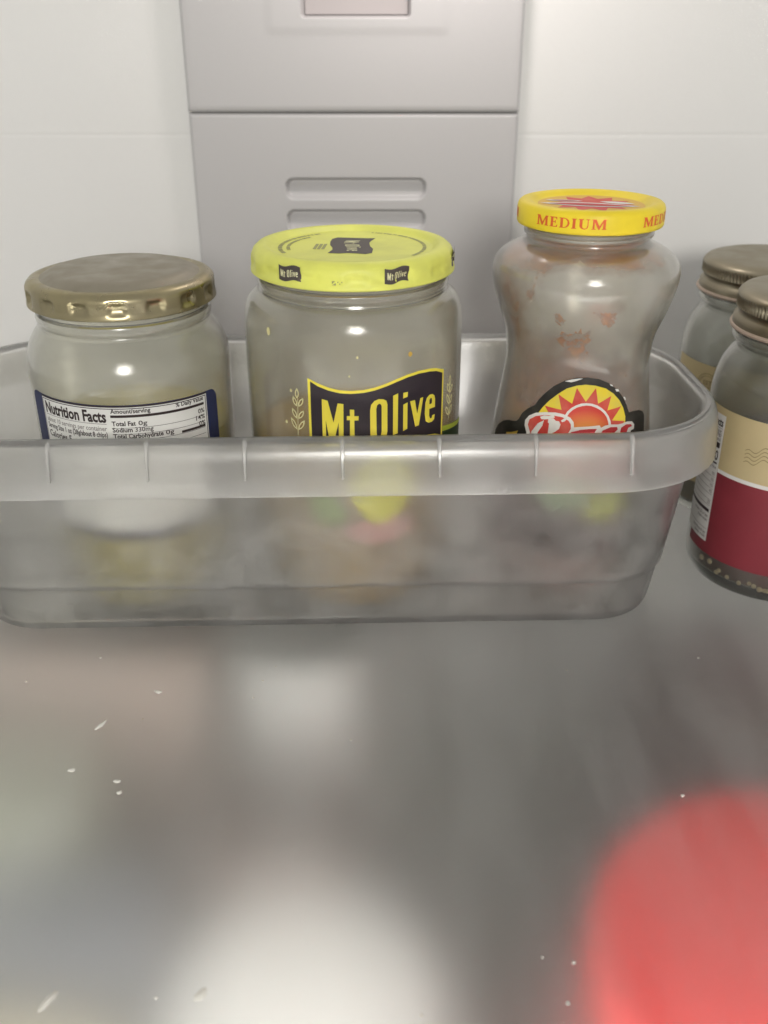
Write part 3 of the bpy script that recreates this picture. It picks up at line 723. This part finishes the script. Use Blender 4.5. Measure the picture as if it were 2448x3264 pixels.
# MEDIUM in Roman capitals around the lid
SER = {
 'M': (1.16, [[(0, 0), (.34, 0), (.34, .06), (.23, .08), (.23, .70), (.53, 0), (.62, 0), (.88, .70), (.88, .08), (.80, .06), (.80, 0), (1.16, 0), (1.16, .06), (1.09, .08), (1.09, .92), (1.16, .94), (1.16, 1), (.90, 1), (.61, .34), (.34, 1), (0, 1), (0, .94), (.09, .92), (.09, .08), (0, .06)]]),
 'E': (0.70, [[(0, 0), (.66, 0), (.70, .26), (.64, .26), (.56, .08), (.31, .08), (.31, .48), (.44, .48), (.48, .36), (.53, .36), (.53, .68), (.48, .68), (.44, .56), (.31, .56), (.31, .92), (.54, .92), (.60, .76), (.66, .76), (.64, 1), (0, 1), (0, .94), (.09, .92), (.09, .08), (0, .06)]]),
 'D': (0.86, [[[(0, 0), (.40, 0), (.62, .06), (.78, .22), (.86, .5), (.78, .78), (.62, .94), (.40, 1), (0, 1), (0, .94), (.09, .92), (.09, .08), (0, .06)], [(.31, .08), (.31, .92), (.42, .92), (.56, .84), (.66, .68), (.69, .5), (.66, .32), (.56, .16), (.42, .08)]]]),
 'I': (0.40, [[(0, 0), (.40, 0), (.40, .06), (.31, .08), (.31, .92), (.40, .94), (.40, 1), (0, 1), (0, .94), (.09, .92), (.09, .08), (0, .06)]]),
 'U': (0.88, [[(0, 1), (0, .94), (.09, .92), (.09, .30), (.18, .12), (.32, 0), (.50, -.02), (.66, .04), (.76, .18), (.78, .34), (.78, .92), (.88, .94), (.88, 1), (.58, 1), (.58, .94), (.70, .92), (.70, .34), (.66, .18), (.56, .08), (.46, .08), (.34, .14), (.31, .30), (.31, .92), (.40, .94), (.40, 1)]]),
}
def roman(s, u0, u1, z0, h):
    tot = sum(SER[c][0] for c in s) + 0.14 * (len(s) - 1)
    k = (u1 - u0) / tot
    x = 0; out = []
    for c in s:
        for p in SER[c][1]:
            conv = lambda L: [(u0 + (x + a) * k, z0 + b * h) for a, b in L]
            out.append([conv(L) for L in p] if isinstance(p[0][0], (tuple, list)) else conv(p))
        x += SER[c][0] + 0.14
    return out
mM = lambda u, v, off: ((0.0275 + off) * math.sin(u / 0.0275), -(0.0275 + off) * math.cos(u / 0.0275), v - Z0)
for u0 in (-0.0262, 0.0154, 0.0570, -0.0678):
    sheet('lid_lettering', roman('MEDIUM', u0, u0 + 0.0268, 0.1566, 0.0035), mM, M['orange'], lC, lift=0.00006)
# worn print on the lid's top
mS = lambda u, v, off: (u, v, 0.1570 + off)
disc = [(0.0200 * math.cos(k * PI / 24), 0.0200 * math.sin(k * PI / 24)) for k in range(48)]
ld = sheet('lid_print', [disc], mS, M['slid_top'], lC, ustep=None, lift=0.00005)
star = []
for k in range(22):
    r = 0.0165 if k % 2 else 0.0110
    star.append((r * math.cos(k * PI / 11), 0.001 + r * math.sin(k * PI / 11)))
sheet('lid_sun', [star], mS, M['s_red'], ld, ustep=None, lift=0.00012)
sheet('lid_script', [lens((-0.0190, 0.0020), (0.0170, -0.0065), 0.0042, False), lens((-0.016, 0.0085), (-0.002, 0.0055), 0.0022, False), lens((0.004, 0.0045), (0.0165, -0.001), 0.0022, False)], mS, M['s_white'], ld, ustep=None, lift=0.0002)
sheet('lid_script', [lens((-0.0160, 0.0010), (0.0140, -0.0062), 0.0024, False), lens((-0.014, 0.0080), (-0.004, 0.0058), 0.0010, False)], mS, M['s_dkred'], ld, ustep=None, lift=0.0003)

# ---- two jars with ribbed brass lids at the right edge
RD = 0.0368
pd = [(0.030, 0.0), (0.0340, 0.0005), (0.0358, 0.0028), (0.0367, 0.0075), (0.0368, 0.020), (0.0368, 0.060), (0.0368, 0.0800), (0.0362, 0.0880), (0.0345, 0.0950), (0.0318, 0.1000), (0.0298, 0.1028)]
pd = spline(pd, 5) + [(0.0295, 0.1040), (0.0300, 0.1048), (0.0318, 0.1062), (0.0322, 0.1076), (0.0318, 0.1092), (0.0296, 0.1098), (0.0294, 0.124)]
lidD = [(0, 0.1270), (0.0225, 0.1270), (0.0275, 0.1267), (0.0302, 0.1259), (0.0314, 0.1248), (0.0319, 0.1240), (0.0321, 0.1234), (0.0321, 0.1222), (0.0321, 0.1210), (0.0321, 0.1198), (0.0321, 0.1190), (0.0317, 0.1184), (0.0311, 0.1178), (0.0308, 0.1169), (0.0312, 0.1158), (0.0324, 0.1148), (0.0326, 0.1132), (0.0327, 0.1118), (0.0318, 0.1114), (0.0306, 0.1120), (0.0306, 0.1235), (0, 0.125)]
def knurl(r, z, a):
    if 0.1195 < z < 0.1228: return r - 0.0007 * (0.5 + 0.5 * math.cos(a * 116)), z
    return r, z
lid_mesh = lathe(lidD, 696, mod=knurl, smooth=60, name='ribbed_lid')
curl_mesh = lathe([(0.0326, 0.1122), (0.0333, 0.1120), (0.0336, 0.1113), (0.0333, 0.1106), (0.0326, 0.1105), (0.0321, 0.1112)], 128, closed=True, name='lid_curl')
lid_mesh.materials.append(M['brass']); curl_mesh.materials.append(M['pinkrim'])
def preserve(name, label, loc, liquid, level):
    root = thing(name, label, 'jar', loc, None)
    g, inn = jar_glass(root, pd, material=M['glass_d'])
    fill(root, inn, 0.0046, level, liquid, 'brine')
    l = bpy.data.objects.new('lid', lid_mesh); C.objects.link(l); l.parent = root
    c = bpy.data.objects.new('lid_curl', curl_mesh); C.objects.link(c); c.parent = l
    return root
mD = lambda u, v, off: (((RD + off) * math.sin(u / RD)), -(RD + off) * math.cos(u / RD), v)
ZS = 0.0003
rootD = preserve('preserve_jar', 'brass lidded jar with tan and maroon label, nearest the camera at the right edge', (0.1755, 0.386, ZS), M['brine_d'], 0.060)
rect = lambda x0, x1, z0, z1: [(x0, z0), (x1, z0), (x1, z1), (x0, z1)]
labD = sheet('label', [rect(-0.0600, 0.0600, 0.0535, 0.0803)], mD, M['tan'], rootD, lift=0.0001)
labD['label'] = 'tan and maroon paper label'
sheet('maroon_band', [rect(-0.0600, 0.0600, 0.0138, 0.0530)], mD, M['maroon'], labD, lift=0.0001)
sheet('white_line', [rect(-0.0450, 0.0600, 0.0524, 0.0541)], mD, M['white'], labD, lift=0.00018)
sheet('nutrition_strip', [rect(-0.0660, -0.0451, 0.0190, 0.0772)], mD, M['white'], labD, lift=0.00022)
sheet('heading', text_polys('Nutrition Facts', 0.0036, 0.0185, 0.022, -0.0462, 0.0722, 0, 'RIGHT'), mD, M['ink'], labD, ustep=0.003, lift=0.0003)
for a, b in ((0.0626, 0.0650), (0.0553, 0.0561), (0.0326, 0.0341)): sheet('rule', [rect(-0.0655, -0.0462, a, b)], mD, M['ink'], labD, ustep=0.003, lift=0.0003)
sheet('calorie_number', text_polys('10', 0.0046, 0.0036, 0.015, -0.0462, 0.0570, 0, 'RIGHT'), mD, M['ink'], labD, ustep=0.003, lift=0.0003)
ik = []
for z, s, w in ((0.0695, 'servings per container', 0.0155), (0.0680, '1 oz (28g)', 0.0090), (0.0658, '(about 6 beans)', 0.0085), (0.0532, '% Daily Value', 0.0075), (0.0500, '0%', 0.0020), (0.0472, '3%', 0.0020), (0.0445, '1%', 0.0020), (0.0418, '4%', 0.0020), (0.0366, '2%', 0.0020), (0.0302, 'contains 2% or less', 0.0120), (0.0282, 'of each nutrient', 0.0080), (0.0222, 'distributed by', 0.0110), (0.0204, 'keep cold', 0.0085)):
    ik += text_polys(s, 0.0015, w, 0.012, -0.0463, z, 0, 'RIGHT')
for z in (0.0712, 0.0492, 0.0464, 0.0437, 0.0410, 0.0384, 0.0358, 0.0246): ik.append(rect(-0.0655, -0.0460, z, z + 0.00018))
sheet('fine_lettering', ik, mD, M['grey_ink'], labD, ustep=0.003, lift=0.0003)
wv = []
for k in range(4):
    pth = [(-0.0330 + 0.0110 * t / 14, 0.0612 + 0.0017 * k + 0.0038 * t / 14 + 0.0010 * math.sin(t / 14 * 3.2 * PI + 0.6)) for t in range(15)]
    wv.append([(u, z + 0.0002) for u, z in pth] + [(u, z - 0.0002) for u, z in pth[::-1]])
def arc_ring(cu, cz, r, w=0.0004, n=28):
    o = [(cu + r * math.cos(2 * PI * k / n), cz + r * math.sin(2 * PI * k / n)) for k in range(n)]
    i = [(cu + (r - w) * math.cos(2 * PI * k / n), cz + (r - w) * math.sin(2 * PI * k / n)) for k in range(n)]
    return [o, i]
wv += [arc_ring(-0.0160, 0.0690, 0.0068), arc_ring(-0.0160, 0.0690, 0.0052, 0.0003)]
sheet('postmark', wv, mD, M['tan_ink'], labD, lift=0.0002)
seed_me = None
bms = bmesh.new(); bmesh.ops.create_icosphere(bms, subdivisions=2, radius=0.00125); seed_me = finish(bms, 'seed', None); seed_me.materials.append(M['seed'])
for u, z in pts('rf_seeds') + [(-0.0365, 0.0082), (-0.0215, 0.0075), (-0.010, 0.0048), (-0.005, 0.006), (-0.0480, 0.0095), (0.002, 0.0045)]:
    s = bpy.data.objects.new('seed', seed_me); C.objects.link(s); s.parent = rootD
    r = 0.0338
    s.location = (r * math.sin(u / RD), -r * math.cos(u / RD), max(z, 0.0058))
    s.scale = (random.uniform(.8, 1.15),) * 3
rootE = preserve('preserve_jar', 'brass lidded jar with tan label standing behind the maroon labelled one', (0.1835, 0.4605, ZS), M['brine_e'], 0.060)
labE = sheet('label', [rect(-0.0600, 0.0600, 0.0180, 0.0792)], mD, M['tan'], rootE, lift=0.0001)
labE['label'] = 'tan paper label with a faint postmark'
rootE.scale = (1, 1, 0.975)
pm = [arc_ring(-0.0350, 0.0690, 0.0062), arc_ring(-0.0350, 0.0690, 0.0050, 0.0003)] + text_polys('EST', 0.0022, 0.0050, 0.02, -0.0350, 0.0695, 0, 'CENTER') + text_polys('* *', 0.0022, 0.0040, 0.02, -0.0350, 0.0665, 0, 'CENTER')
sheet('postmark', pm, mD, M['tan_ink'], labE, lift=0.0002)

# ------------------------------------------------------------------ food tubs on the shelf below, seen through the frosted glass
def tub(name, label, cat, x, y, rx, ry, top, material, rr=None, body=None):
    """lidded tub standing on the lower shelf: rounded box or round"""
    root = thing(name, label, cat, (x, y, -0.1898))
    h = top + 0.1898
    rr = rr if rr is not None else min(rx, ry)
    def loft(prof, nm, m):
        bm = bmesh.new(); R = []
        for d, z in prof: R.append([bm.verts.new((px_, py_, z)) for px_, py_ in rrect(rx + d, ry + d, max(0.003, min(rr, rx, ry) + d - 1e-5), 10, 4)])
        k_ = min(len(r) for r in R)
        for A, B in zip(R, R[1:]):
            for k in range(k_): bm.faces.new((A[k], A[(k + 1) % k_], B[(k + 1) % k_], B[k]))
        bm.faces.new(R[0]); bm.faces.new(R[-1])
        bmesh.ops.recalc_face_normals(bm, faces=bm.faces)
        return link(nm, finish(bm, nm, 40), m, root)
    loft([(-0.012, 0), (-0.008, 0.003), (-0.003, h - 0.014)], 'tub_body', body or material)
    loft([(-0.002, h - 0.0135), (0, h - 0.0130), (0, h - 0.003), (-0.0015, h - 0.0008), (-0.004, h), (-0.007, h - 0.0012), (-0.010, h - 0.0015)], 'lid', material)
    return root
tub('red_canister', 'round red lidded canister under the glass shelf at the lower right corner', 'canister', 0.130, 0.198, 0.068, 0.068, -0.026, M['tub_red'])
tub('white_tub', 'large round white tub under the glass shelf at the bottom centre', 'tub', -0.029, 0.224, 0.049, 0.049, -0.088, M['tub_white'])
tub('white_carton', 'small squarish white carton under the shelf just in front of the bin', 'carton', -0.038, 0.370, 0.032, 0.028, -0.032, M['tub_white'], 0.022)
tub('pale_tub', 'pale sage lidded tub under the shelf at the left edge', 'tub', -0.162, 0.312, 0.042, 0.028, -0.062, M['tub_pale'], 0.015)
tub('peach_box', 'long peach coloured box under the shelf behind the pale tub', 'box', -0.140, 0.372, 0.062, 0.018, -0.036, M['tub_pink'], 0.008)
tub('slate_tub', 'slate blue lidded tub under the shelf at the lower left', 'tub', -0.122, 0.252, 0.040, 0.020, -0.070, M['tub_blue'], 0.014)
tub('tan_tub', 'tan lidded tub under the shelf at the bottom left corner', 'tub', -0.128, 0.180, 0.045, 0.036, -0.080, M['tub_tan'], 0.02)
tub('shade_box', 'dark plum box added under the shelf at the right for the shade and reflection below the brass lidded jars', 'box', 0.155, 0.365, 0.045, 0.050, -0.060, M['shade_maroon'], 0.006)  # added dark box, stands in for the jars' shade and reflection
tub('brown_box', 'flat brown box under the shelf between the two white tubs', 'box', -0.046, 0.290, 0.032, 0.022, -0.065, M['tub_brown'], 0.006)

# ------------------------------------------------------------------ crumbs on the shelf
crumbs = [(-0.1111, 0.3136, .6, 1, 0), (-0.1352, 0.2981, .6, 1, 0), (-0.0838, 0.2916, 1.1, 1.7, 110), (-0.1004, 0.2724, 1.0, 3.2, 30), (-0.0862, 0.2762, .45, 1, 0), (-0.1040, 0.2494, 1.0, 1.6, 80), (-0.0877, 0.2442, .9, 1.6, 100), (-0.0856, 0.2391, .8, 1.4, 60), (-0.0458, 0.2987, .5, 1, 0), (-0.0419, 0.3078, .4, 1, 0), (-0.0481, 0.2884, .4, 1.3, 0), (-0.0115, 0.2648, .5, 1, 0), (0.1231, 0.3134, .5, 1, 0), (0.0702, 0.3056, .4, 1, 0), (0.0962, 0.2377, .7, 1.2, 20), (-0.0855, 0.1643, 1.1, 3.4, 28), (-0.0470, 0.1659, 1.5, 1.7, 35), (-0.0583, 0.1653, .5, 1.4, 70), (0.0504, 0.1757, .5, 1.5, 70), (0.0468, 0.1638, .6, 1, 0), (0.0094, 0.1604, .6, 1, 0), (0.0423, 0.1773, .4, 1, 0)]
labels = ['tiny white speck just in front of the left end of the bin', 'tiny white speck nearest the left edge of the shelf', 'rounded white crumb in front of the left jar, right of a long crumb', 'long thin white crumb lying slantwise on the left of the shelf',
    'faint tiny speck between the long crumb and the rounded crumb', 'white crumb with a faint tail, left of a pair of flakes', 'larger white flake of a pair on the left of the shelf', 'smaller white flake just in front of a larger one',
    'tiny speck on the left rim of the small white glow', 'faint tiny speck at the top left of the small white glow', 'faint speck at the left of the small white glow, lowest of three', 'tiny white speck in front of the small white glow, near the middle',
    'tiny white speck on the shelf in front of the maroon labelled jar', 'faint tiny speck on the shelf below the salsa jar', 'pale speck at the upper left edge of the red glow', 'long curved white crumb at the bottom left of the shelf',
    'thick white flake at the bottom, on the left rim of the large white glow', 'thin pale speck left of the thick white flake at the bottom', 'pale speck left of the red glow, rightmost of two close together', 'small white speck at the bottom left edge of the red glow',
    'small white speck at the bottom right of the large white glow', 'faint speck left of the red glow, leftmost of two close together']
for i, (x, y, s, el, ang) in enumerate(crumbs):
    bm = bmesh.new()
    bmesh.ops.create_icosphere(bm, subdivisions=2, radius=0.00086 * s)
    for v in bm.verts:
        f = 1 + 0.45 * noise.noise(v.co * 1400 + Vector((i * 3.7, 1.3, 0)))
        v.co = Vector((v.co.x * f, v.co.y * el * f + (0.25 * v.co.x if el > 2 else 0), v.co.z * 0.5 * f))
    zmin = min(v.co.z for v in bm.verts)
    o = link('crumb', finish(bm, 'crumb', None), M['crumb'])
    o.location = (x, y, -zmin + 0.00002); o.rotation_euler = (0, 0, -math.radians(ang))
    tag(o, labels[i], 'crumb', 'crumbs on the shelf')
